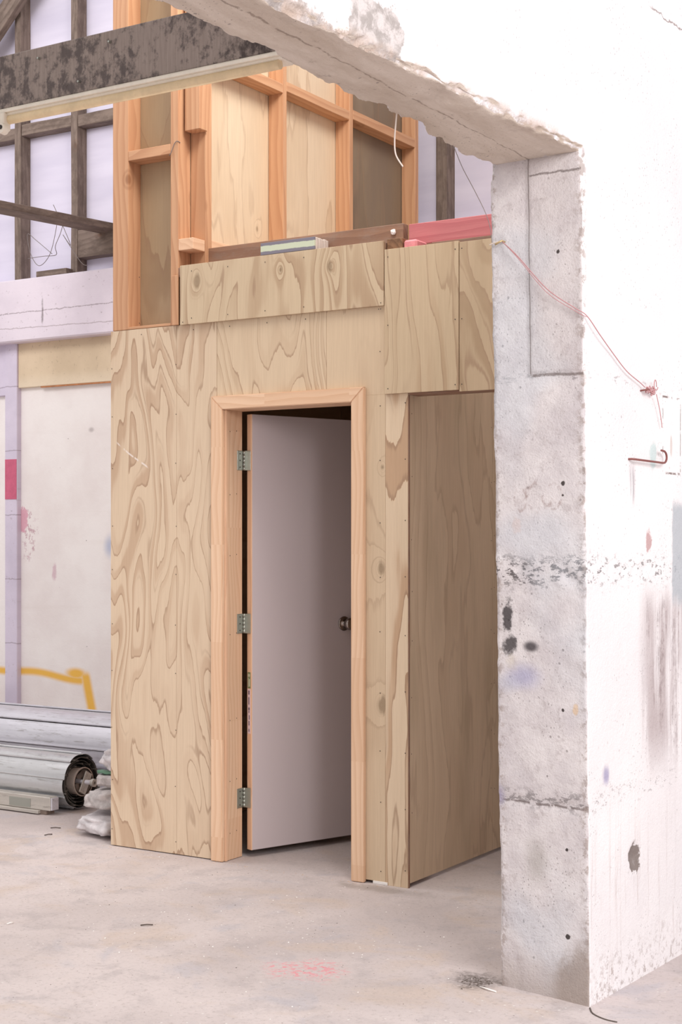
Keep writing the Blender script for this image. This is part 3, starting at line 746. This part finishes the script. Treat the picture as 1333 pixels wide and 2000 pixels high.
o.location = Vector((cc.x, cc.y, 1.007))-world_loc(dr); o.parent = dr; o.rotation_euler = (0, 0, ang)
leaf = o
# v axis in the leaf frame: local -Y is the visible face
def leaflocal(name, mesh_box, mat, bev=.0008):
    x0, x1, y0, y1, z0, z1 = mesh_box
    q = box(name, x0, x1, y0, y1, z0, z1, mat, None, bev); q.parent = leaf; return q
leaflocal('door_edge', (-Wd/2-.004, -Wd/2+.0005, -Th/2+.0, Th/2, -.975, .975), MAT['pale_z'])
st = leaflocal('sticker', (-Wd/2-.0052, -Wd/2-.0040, -Th/2+.008, Th/2-.006, -.455, -.255), plain('pale_pink_sticker', (226, 204, 208), .5), 0)
tag(st, 'pale printed sticker on the door edge')
sg = leaflocal('sticker', (-Wd/2-.0052, -Wd/2-.0040, -Th/2+.008, Th/2-.006, -.252, -.180), plain('green_sticker', (120, 132, 92), .5), 0)
tag(sg, 'green sticker with a ringed mark on the door edge')
# print on the stickers
inkd = plain('sticker_ink', (120, 104, 116), .6); inkl = plain('sticker_white', (222, 222, 200), .6)
def ring_x(x, y, z, r0, r1, mat):
    bm = bmesh.new(); A = []; B = []
    for k in range(20):
        a = k*math.pi/10; A.append(bm.verts.new((0, math.cos(a)*r0, math.sin(a)*r0))); B.append(bm.verts.new((0, math.cos(a)*r1, math.sin(a)*r1)))
    for k in range(20): bm.faces.new((A[k], B[k], B[(k+1) % 20], A[(k+1) % 20]))
    q = frombm('printed_mark', bm, mat); q.location = (x, y, z); q.parent = leaf; return q
xs_ = -Wd/2-.0056
ring_x(xs_, .001, -.194, .0055, .0078, inkl)
for (y0, y1, z0, z1, mt) in ((-.003, .004, -.197, -.191, inkl), (.003, .0055, -.246, -.206, inkl), (-.006, -.001, -.244, -.210, inkl),
        (-.004, .006, -.280, -.262, inkd), (-.002, .005, -.325, -.292, inkd), (-.005, .006, -.350, -.338, inkd), (-.002, .004, -.362, -.352, inkd),
        (-.005, .001, -.392, -.372, inkd), (-.003, .004, -.418, -.398, inkd), (-.006, .006, -.436, -.434, inkd), (-.006, .006, -.440, -.438, inkd), (-.006, .006, -.445, -.442, inkd)):
    leaflocal('printed_mark', (xs_-.0002, xs_+.0002, y0, y1, z0, z1), mt, 0)
# knob
kb = bmesh.new()
prof = [(0, .033), (.004, .034), (.008, .030), (.010, .014), (.026, .012), (.032, .020), (.040, .027), (.052, .029), (.060, .025), (.064, .016), (.065, 0.0005)]
seg = 28; rings = []
for (t, r) in prof: rings.append([kb.verts.new((math.cos(2*math.pi*k/seg)*r, -t, math.sin(2*math.pi*k/seg)*r)) for k in range(seg)])
for a, b in zip(rings, rings[1:]):
    for k in range(seg):
        f = kb.faces.new((a[k], a[(k+1) % seg], b[(k+1) % seg], b[k])); f.smooth = True
kn = frombm('door_knob', kb, MAT['nickel']); kn.parent = leaf; kn.location = (.515-Wd/2, -Th/2, 1.028-1.007)
# hinges
for zc in (1.775, 1.045, .265):
    hg = thing('hinge', (-.915, .130, zc)); hg.parent = dr; hg.location = Vector((-.915, .130, zc))-world_loc(dr)
    hh = .044
    box('hinge_leaf', -.9245, -.922, .088, .130, zc-hh, zc+hh, MAT['steel'], hg, .0006)
    c0 = Vector((-.9185, .1345))
    bm = bmesh.new()
    for k in range(5): tube_bm(bm, [(0, 0, -hh+k*2*hh/5+.0008), (0, 0, -hh+(k+1)*2*hh/5-.0008)], .0052, 12)
    frombm('hinge_knuckle', bm, MAT['steel'], hg, (c0.x, c0.y, zc))
    q = beam('hinge_leaf', (-.9135, .1375, zc-hh), (-.9135, .1375, zc+hh), .001, .001, MAT['steel'], None, .0001)
    bpy.data.objects.remove(q)
    p0 = Vector((c0.x, c0.y)); p1 = piv.xy+nv.xy*.030-d.xy*.006
    mid = (p0+p1)/2; L = (p1-p0).length; an = math.atan2(p1.y-p0.y, p1.x-p0.x)
    q = box('hinge_leaf', mid.x-L/2, mid.x+L/2, mid.y-.001, mid.y+.001, zc-hh, zc+hh, MAT['steel'], hg, .0005, rot=Matrix.Rotation(an, 3, 'Z'))
    for dz in (-.03, .0, .03):
        for (px, py, nn) in ((-.9218, .108, 'a'),):
            bm = bmesh.new(); bmesh.ops.create_cone(bm, cap_ends=True, segments=10, radius1=.004, radius2=.003, depth=.0015)
            bmesh.ops.rotate(bm, verts=bm.verts, matrix=Matrix.Rotation(math.pi/2, 3, 'Y'))
            frombm('screw', bm, MAT['black'], hg, (px, py, zc+dz))
pn = []
for z in (.12, .35, .62, 1.0, 1.35, 1.62, 1.90):
    pn += [(-.9247, .035, z), (-.9247, .085, z+.005)]
bm = bmesh.new()
nails('jamb_screws', pn, 'x', dr)

# ------------------------------------------------------------------ loose timber on the ledge
pb = box('pink_timber', -.059, .874, .112, .157, 2.646, 2.734, MAT['pink'], None, .002)
tag(pb, 'pink stained timber board lying along the ledge beside the concrete pier', 'board')
bk = box('timber_offcut', -.100, -.026, .0, .10, 2.601, 2.656, timber('chewed_brown_timber', (150, 112, 84), (110, 80, 60), 'y', kn=.8, dirt=.5, dcol=(70, 50, 40)), None, .002, jag=.001)
bk2 = box('pink_timber_end', -.023, .040, .0, .095, 2.601, 2.645, MAT['pinkend'], None, .008)
tag(bk, 'rough brown timber offcut end sitting above the joint of the plywood header', 'offcut')
tag(bk2, 'short pink timber end beside the brown offcut, under the pink board', 'offcut')
of = thing('lining_offcut', (-.59, .04, 2.652), 'stack of plasterboard offcut strips with a green striped face lying on the ledge', 'offcut')
def stripe():
    m = M('striped_offcut', .7); x, y, z = m.obj().sep(); n = m.noise(m.xyz(x*14, 0., 0.), 1, 3, .6)
    zz = z+(n-.5)*.012
    c = m.mix(zz.ss(.014, .011)*zz.ss(-.014, -.010), lin((128, 124, 136)), lin((202, 210, 186)))
    return m.col(c)
box('offcut_face', -.726, -.448, -.012, -.002, 2.652, 2.704, stripe(), of, .001)
for k in range(5):
    box('offcut_strip', -.722, -.446+.003*(k % 2), -.0015+k*.020, .0165+k*.020, 2.652, 2.704-.001*(k % 3), plain('plaster_core', (226, 214, 206), .9, mott=.12), of, .002)
sc = bmesh.new(); bmesh.ops.create_icosphere(sc, subdivisions=2, radius=.012)
for v in sc.verts: v.co = Vector((v.co.x*1.1, v.co.y*.5, v.co.z))*(1+.5*mnoise.noise(v.co*120))
tag(frombm('paper_scrap', sc, plain('white_scrap', (236, 228, 226), .9), None, (-.128, .104, 2.708)), 'crumpled white scrap stuck to the brown ledge board', 'scrap')

# ------------------------------------------------------------------ roller shutters on the floor
def metal(name, c=(222, 220, 228), rough=.38):
    m = M(name, rough, .5, .6); x, y, z = m.pos().sep()
    n = m.noise(m.xyz(x*1.5, y*30, z*30), 1, 4, .6); n2 = m.noise(m.pos(), 16, 5, .7)
    col = m.mix(n.ss(.3, .7)*.5, lin(c), lin([v*.84 for v in c])); n3 = m.noise(m.xyz(x*6, y*60, z*60), 1, 5, .75)
    col = m.mix(n3.ss(.54, .68)*.5, col, lin((132, 124, 118)))
    m.rough(n2.ss(.3, .7, rough-.08, rough+.25)); return m.col(col)
MAT['alu'] = metal('dusty_aluminium'); MAT['galv'] = metal('galvanised_slat', (206, 206, 208), .34); MAT['rail'] = metal('cream_aluminium', (206, 200, 192), .45)
MAT['rim'] = plain('grimy_steel_edge', (118, 112, 106), .55, .6, mott=.3)
def arc_slat(R, a0, a1, x0, x1, bulge, th, mat, parent, cx, yz, name='slat', lip=True):
    """one curved slat of a rolled shutter; cross-section in y,z swept along x"""
    n = 8; pts = []
    for k in range(n+1):
        f = k/n; a = a0+(a1-a0)*f
        chord = Vector((math.cos(a0), math.sin(a0)))*R*(1-f)+Vector((math.cos(a1), math.sin(a1)))*R*f
        nrm = Vector((math.cos((a0+a1)/2), math.sin((a0+a1)/2)))
        pts.append(chord+nrm*bulge*(1-(2*f-1)**2))
    if lip:   # rolled hook along one edge
        e = pts[-1]; t = (pts[-1]-pts[-2]).normalized(); nn = Vector((math.cos(a1), math.sin(a1)))
        for k in range(1, 6):
            a = k*math.pi/4.2; pts.append(e+t*.0045*math.sin(a)+nn*.0045*(1-math.cos(a)))
    inner = []
    for i, p in enumerate(pts):
        t = (pts[min(i+1, len(pts)-1)]-pts[max(i-1, 0)]).normalized(); inner.append(p-Vector((t.y, -t.x))*th)
    bm = bmesh.new()
    A = [bm.verts.new((x0-cx, p.x, p.y)) for p in pts]; B = [bm.verts.new((x1-cx, p.x, p.y)) for p in pts]
    A2 = [bm.verts.new((x0-cx, p.x, p.y)) for p in inner]; B2 = [bm.verts.new((x1-cx, p.x, p.y)) for p in inner]
    for i in range(len(pts)-1):
        for q in ((A[i], A[i+1], B[i+1], B[i]), (A2[i], B2[i], B2[i+1], A2[i+1]), (B[i], B[i+1], B2[i+1], B2[i]), (A[i], A2[i], A2[i+1], A[i+1])):
            f = bm.faces.new(q); f.smooth = True
    bmesh.ops.recalc_face_normals(bm, faces=bm.faces)
    me = bpy.data.meshes.new(name); bm.to_mesh(me); bm.free()
    me.shade_smooth() if hasattr(me, 'shade_smooth') else None
    o = link(name, me, mat, parent, (cx, yz[0], yz[1]))
    md = o.modifiers.new('e', 'EDGE_SPLIT'); md.split_angle = math.radians(40)
    return o
sh = thing('roller_shutter', (-3.2, .60, 0), 'galvanised roller shutter coil whose round end shows beside the cabin, low on the floor', 'shutter')
R = .142; cyz = (.60, .150); X0, X1 = -4.6, -2.30; cxm = (X0+X1)/2
N = 9
for k in range(N):
    a0 = 2*math.pi*k/N+.15; a1 = a0+2*math.pi/N*.965
    arc_slat(R-.008*(k/N), a0, a1, X0, X1+random.uniform(-.02, .01), .012, .0012, MAT['galv'], sh, cxm, cyz)
for turn in range(1, 5):
    bm = bmesh.new(); pts = []
    RR = R-.017*turn; Nn = max(6, 9-turn); off = turn*.4
    for k in range(Nn*8+1):
        f = k/8; kk = int(f) % Nn; fr = f-int(f); a0 = 2*math.pi*int(f)/Nn+off; a1 = a0+2*math.pi/Nn
        ch = Vector((math.cos(a0), math.sin(a0)))*RR*(1-fr)+Vector((math.cos(a1), math.sin(a1)))*RR*fr
        nn = Vector((math.cos((a0+a1)/2), math.sin((a0+a1)/2)))
        p = ch+nn*.013*(1-(2*fr-1)**2); pts.append(p)
    xo = -.012*turn+.006
    A = [bm.verts.new((X1+xo-cxm, p.x, p.y)) for p in pts]; A2 = [bm.verts.new((X1+xo-cxm, p.x*.975, p.y*.975)) for p in pts]; B = [bm.verts.new((X1-.5-cxm, p.x, p.y)) for p in pts]
    for i in range(len(pts)-1):
        bm.faces.new((A[i], A[i+1], A2[i+1], A2[i])); bm.faces.new((A[i], B[i], B[i+1], A[i+1]))
    # interlock beads seen end-on
    for k in range(Nn):
        a = 2*math.pi*k/Nn+off; c = Vector((X1+xo-cxm, math.cos(a)*(RR+.002), math.sin(a)*(RR+.002)))
        tube_bm(bm, [c+Vector((-.2, 0, 0)), c+Vector((.004, 0, 0))], .005, 8)
    frombm('inner_coil', bm, MAT['rim'], sh, (cxm, cyz[0], cyz[1]))
def ring_part(name, r0, r1, x0, x1, mat, parent, c, seg=32):
    bm = bmesh.new(); L = []
    for (x, r) in ((x0, r0), (x1, r0), (x1, r1), (x0, r1)):
        L.append([bm.verts.new((x, math.cos(2*math.pi*k/seg)*r, math.sin(2*math.pi*k/seg)*r)) for k in range(seg)])
    for a in range(4):
        for k in range(seg):
            f = bm.faces.new((L[a][k], L[a][(k+1) % seg], L[(a+1) % 4][(k+1) % seg], L[(a+1) % 4][k]))
    bmesh.ops.recalc_face_normals(bm, faces=bm.faces)
    return frombm(name, bm, mat, parent, c)
dust = plain('dusty_taupe_paint', (176, 160, 150), .8, mott=.12)
ring_part('drum_ring', .070, .066, -.2, .012, dust, sh, (X1, .60, .150))
ring_part('drum_flange', .076, .066, .004, .012, dust, sh, (X1, .60, .150))
ring_part('drum_hub', .034, .018, -.06, -.045, dust, sh, (X1, .60, .150))
for k in range(4):
    a = k*math.pi/2+.5
    beam('drum_spoke', (X1-.05, .60+math.cos(a)*.030, .150+math.sin(a)*.030), (X1-.05, .60+math.cos(a)*.067, .150+math.sin(a)*.067), .004, .030, dust, sh, .001)
tube('axle', [(X1-.2, .60, .150), (X1+.075, .60, .150)], .0125, MAT['alu'], sh, 16)
ring_part('axle_bush', .021, .009, .070, .088, MAT['rail'], sh, (X1, .60, .150), 20)
br = box('fixing_plate', X1+.020, X1+.027, .60-.026, .60+.026, .150-.062, .150+.052, MAT['rail'], sh, .003, rot=Matrix.Rotation(math.radians(-28), 3, 'X'))
rb = box('bottom_rail', -4.6, -2.335, .395, .455, .022, .092, MAT['rail'], sh, .003)
rb2 = box('rail_flange', -4.6, -2.40, .375, .395, .006, .022, MAT['rail'], sh, .001)
rb3 = box('rail_end_cap', -2.335, -2.325, .400, .450, .025, .088, MAT['alu'], sh, .001)
box('rail_plate', -2.62, -2.47, .3925, .395, .030, .075, plain('grey_plate', (158, 158, 150), .6, .4), sh, .0005)
box('rail_support', -3.2, -2.36, .395, .455, 0, .022, MAT['dark_x'], sh, .001)

s2 = thing('roller_shutter', (-3.6, 1.30, 0), 'large silver roller shutter lying behind the small coil, running on behind the cabin', 'shutter')
R2 = .205; N = 9; cyz = (1.28, .215); X0, X1 = -5.6, -1.75; cxm = (X0+X1)/2
for k in range(N):
    a0 = 2*math.pi*k/N+.30; a1 = a0+2*math.pi/N*.93
    arc_slat(R2, a0, a1, X0, X1, .014, .002, MAT['alu'], s2, cxm, cyz)
ring_part('inner_coil', R2-.010, .10, X0-X1, -.004, MAT['rim'], s2, (X1, 1.28, .215))  # dark core added so the gaps between slats look shaded
s3 = tag(box('aluminium_channel', -5.4, -1.7, 1.00, 1.06, .0, .10, MAT['alu'], None, .004), 'grey metal channel on the floor between the two shutter coils', 'channel')

# ------------------------------------------------------------------ rubble and sacks beside the cabin
def lump(name, c, s, mat, seed, parent=None, rough=.25, sub=4):
    bm = bmesh.new(); bmesh.ops.create_icosphere(bm, subdivisions=sub, radius=1)
    for v in bm.verts:
        p = v.co.copy(); k = 1+rough*fbm(p+Vector((seed*3, 0, 0)), 1.6, 4)+.05*abs(mnoise.noise(p*9+Vector((0, seed, 0))))
        q = Vector((abs(p.x)**.75*(1 if p.x > 0 else -1), abs(p.y)**.75*(1 if p.y > 0 else -1), abs(p.z)**.75*(1 if p.z > 0 else -1)))*k
        q = Vector((q.x*s[0], q.y*s[1], q.z*s[2])); q.z = max(q.z, -s[2]*.95); v.co = q
    for f in bm.faces: f.smooth = True
    return frombm(name, bm, mat, parent, c)
sk = plain('dusty_grey_sack', (206, 198, 196), .8, mott=.22); sk2 = plain('dirty_white_plastic', (226, 220, 222), .45, mott=.14)
tag(lump('rubble_sack', (-1.765, .20, .056), (.125, .13, .050), sk2, 1, rough=.3), 'torn whitish sack at the bottom of the heap beside the cabin', 'sack')
tag(lump('rubble_sack', (-1.745, .21, .172), (.115, .12, .048), sk, 2, rough=.25), 'dusty grey sack, second from the bottom of the heap beside the cabin', 'sack')
tag(box('concrete_chunk', -1.815, -1.66, .15, .26, .232, .290, sk, None, .012, jag=.008), 'angular grey concrete chunk resting on the sacks beside the cabin', 'rubble')
tag(lump('rubble_sack', (-1.715, .21, .365), (.075, .07, .052), sk2, 3, rough=.4), 'small white crumpled bag topmost of the heap beside the cabin', 'sack')
tag(box('green_scrap', -1.82, -1.73, .17, .21, .292, .306, plain('green_scrap', (110, 150, 126), .6, mott=.2), None, .004, jag=.003), 'dull green scrap lying on the concrete chunk', 'scrap')
to = box('timber_offcut', -1.665, -1.59, .33, .375, 0, .80, timber('grey_pine', (200, 176, 146), (172, 146, 118), 'z', kn=.8), None, .002)
tag(to, 'upright grey pine offcut leaning behind the left edge of the cabin', 'offcut')

# ------------------------------------------------------------------ things on the concrete wall
NX = lambda y, o=0: 1.216+.0678*(y+1.034)+o
hk = thing('wall_hook', (1.235, -.757, 1.68), 'thin rusty red rod hook sticking out of the white concrete wall', 'hook')
pts = [(NX(-.757, -.02), -.757, 1.681), (NX(-.757, .012), -.757, 1.681), (NX(-.74, .020), -.745, 1.680), (NX(-.6, .022), -.60, 1.678), (NX(-.54, .022), -.54, 1.677)]
pts += [(NX(-.53, .022), -.535+.030*math.sin(a), 1.697-.020*math.cos(a)) for a in [math.pi*k/8 for k in range(1, 9)]]
pts += [(NX(-.55, .022), -.553, 1.718)]
tube('hook_rod', pts, .0035, MAT['rust'], hk, 10)
cd = thing('pink_cord', (1.2, -.8, 1.9), 'thin pink cord strung from the pier staple to a knot on the white wall', 'cord')
p1 = [(.942, -1.074, 2.353), (1.0, -1.085, 2.30), (1.10, -1.092, 2.19), (1.19, -1.090, 2.125), (1.224, -1.076, 2.10), (1.236, -1.00, 2.05), (1.238, -.90, 2.005), (1.245, -.80, 1.958), (1.252, -.70, 1.93), (1.256, -.668, 1.918)]
tube('cord_strand', smooth_path(p1, 6), .0017, MAT['cord'], cd, 6)
p2 = [(.942, -1.072, 2.353), (1.0, -1.087, 2.296), (1.10, -1.095, 2.180), (1.19, -1.093, 2.117), (1.226, -1.082, 2.095)]
tube('cord_strand', smooth_path(p2, 5), .0012, MAT['cord'], cd, 6)
tube('cord_strand', smooth_path([(1.268, -.592, 1.90), (1.266, -.56, 1.86), (1.264, -.535, 1.82), (1.262, -.522, 1.796)], 6), .0016, MAT['cord'], cd, 6)
kp = []
for k in range(70):
    t = k/69; a = k*.75; rr = .010+.005*math.sin(k*.5)
    kp.append((NX(-.63, .018+.006*math.cos(a*1.3)), -.668+.075*t+.006*math.sin(a), 1.910+rr*math.cos(a)*(.7 if t < .5 else 1.1)))
tube('cord_knot', kp, .0018, MAT['cord'], cd, 6)
tube('cord_loop', [(NX(-.59, .02), -.600+.014*math.cos(a)+.012*a/6, 1.925+.022*math.sin(a)*(1 if a < 3.14 else .5)) for a in [k*2*math.pi/18 for k in range(19)]], .0016, MAT['cord'], cd, 6)
tube('nail', [(NX(-.668, -.02), -.668, 1.905), (NX(-.668, .03), -.668, 1.910)], .003, MAT['rust'], cd, 8)
stp = thing('cable_staple', (.925, -1.065, 2.355), 'small brass staple in the concrete pier holding the pink cord', 'staple')
tube('staple_pin', [(.942, -1.045, 2.356), (.942, -1.078, 2.356), (.920, -1.080, 2.346)], .003, plain('brass', (196, 172, 130), .4, .7), stp, 8)
tube('staple_tie', smooth_path([(.942, -1.074, 2.356), (.918, -1.072, 2.354), (.893, -1.064, 2.350)], 4), .002, MAT['whitewire'], stp, 6)
tg = tube('thin_wire', smooth_path([(.80, -1.13, 2.66), (.83, -1.13, 2.59), (.87, -1.12, 2.51), (.895, -1.10, 2.447), (.905, -1.085, 2.40), (.905, -1.072, 2.357)], 6), .0012, MAT['thinwire'])
tag(tg, 'hair-thin grey wire drooping from the soffit down to the pier edge', 'wire')
wc = tube('wall_tie', smooth_path([(.905, -.80, .555), (.872, -.82, .562), (.860, -.83, .553), (.858, -.835, .545)], 4), .004, MAT['whitewire'])
tag(wc, 'short white wire stub curling out behind the pier low down', 'wire')

# ------------------------------------------------------------------ litter on the floor
def litter():
    rnd = random.Random(5); bm = bmesh.new(); mats = [plain('white_chips', (236, 232, 228), .8), plain('dark_grit', (96, 86, 80), .9), plain('tan_grit', (190, 164, 140), .9)]
    def put_(n, cx, cy, sx, sy, size, mi):
        for _ in range(n):
            x = cx+rnd.gauss(0, sx); y = cy+rnd.gauss(0, sy); s = size*rnd.uniform(.35, 1.3)
            if x > .86 or (y > -.012 and x > -1.6): continue
            vs = [bm.verts.new((x+s*rnd.uniform(.5, 1)*math.cos(a), y+s*rnd.uniform(.5, 1)*math.sin(a), 0.0)) for a in (0, 1.3, 2.6, 3.9, 5.1)]
            tp = bm.verts.new((x, y, s*rnd.uniform(.3, .7)))
            for i in range(5): bm.faces.new((vs[i], vs[(i+1) % 5], tp)).material_index = mi
    put_(150, -.4, -.7, .55, .5, .0035, 0); put_(190, -.3, -.6, .9, .6, .0028, 1); put_(110, .82, -.985, .035, .03, .005, 1); put_(110, -.8, -.03, .45, .012, .0035, 2)
    tag(frombm('floor_litter', bm, mats), 'tiny paint chips and grit scattered over the concrete floor', 'debris', None, 'stuff')
    return mats
chipw, chipd, chipt = litter()
tag(box('packing_shim', -.165, -.095, -.004, .02, .0005, .012, chipw, None, .001), 'flat white packing sliver under the plywood right of the doorway', 'shim')
for k, (x, y, L, a) in enumerate(((-.55, -1.03, .045, .5), (-.98, -1.28, .03, 1.2), (.845, -1.035, .07, -.5), (-2.1, .15, .05, .3), (-2.0, .0, .04, 1.0))):
    t = tube('twig', [(x, y, .003), (x+L*.5*math.cos(a), y+L*.5*math.sin(a), .006), (x+L*math.cos(a+.2), y+L*math.sin(a+.2), .003)], .0025, (chipd, chipw, chipw, chipd, chipd)[k], None, 6)
    tag(t, ('dark splinter alone on the floor, front left', 'white chip at the left edge of the floor', 'pale twig by the foot of the pier', 'dark splinter near the shutter coil', 'dark splinter between shutter coil and cabin corner')[k], 'splinter')
tag(tube('floor_crack', smooth_path([(1.222, -1.045, .001), (1.25, -1.09, .001), (1.30, -1.12, .001), (1.34, -1.125, .001)], 4), .0025, chipd), 'dark cracked sliver running from the pier corner', 'crack')
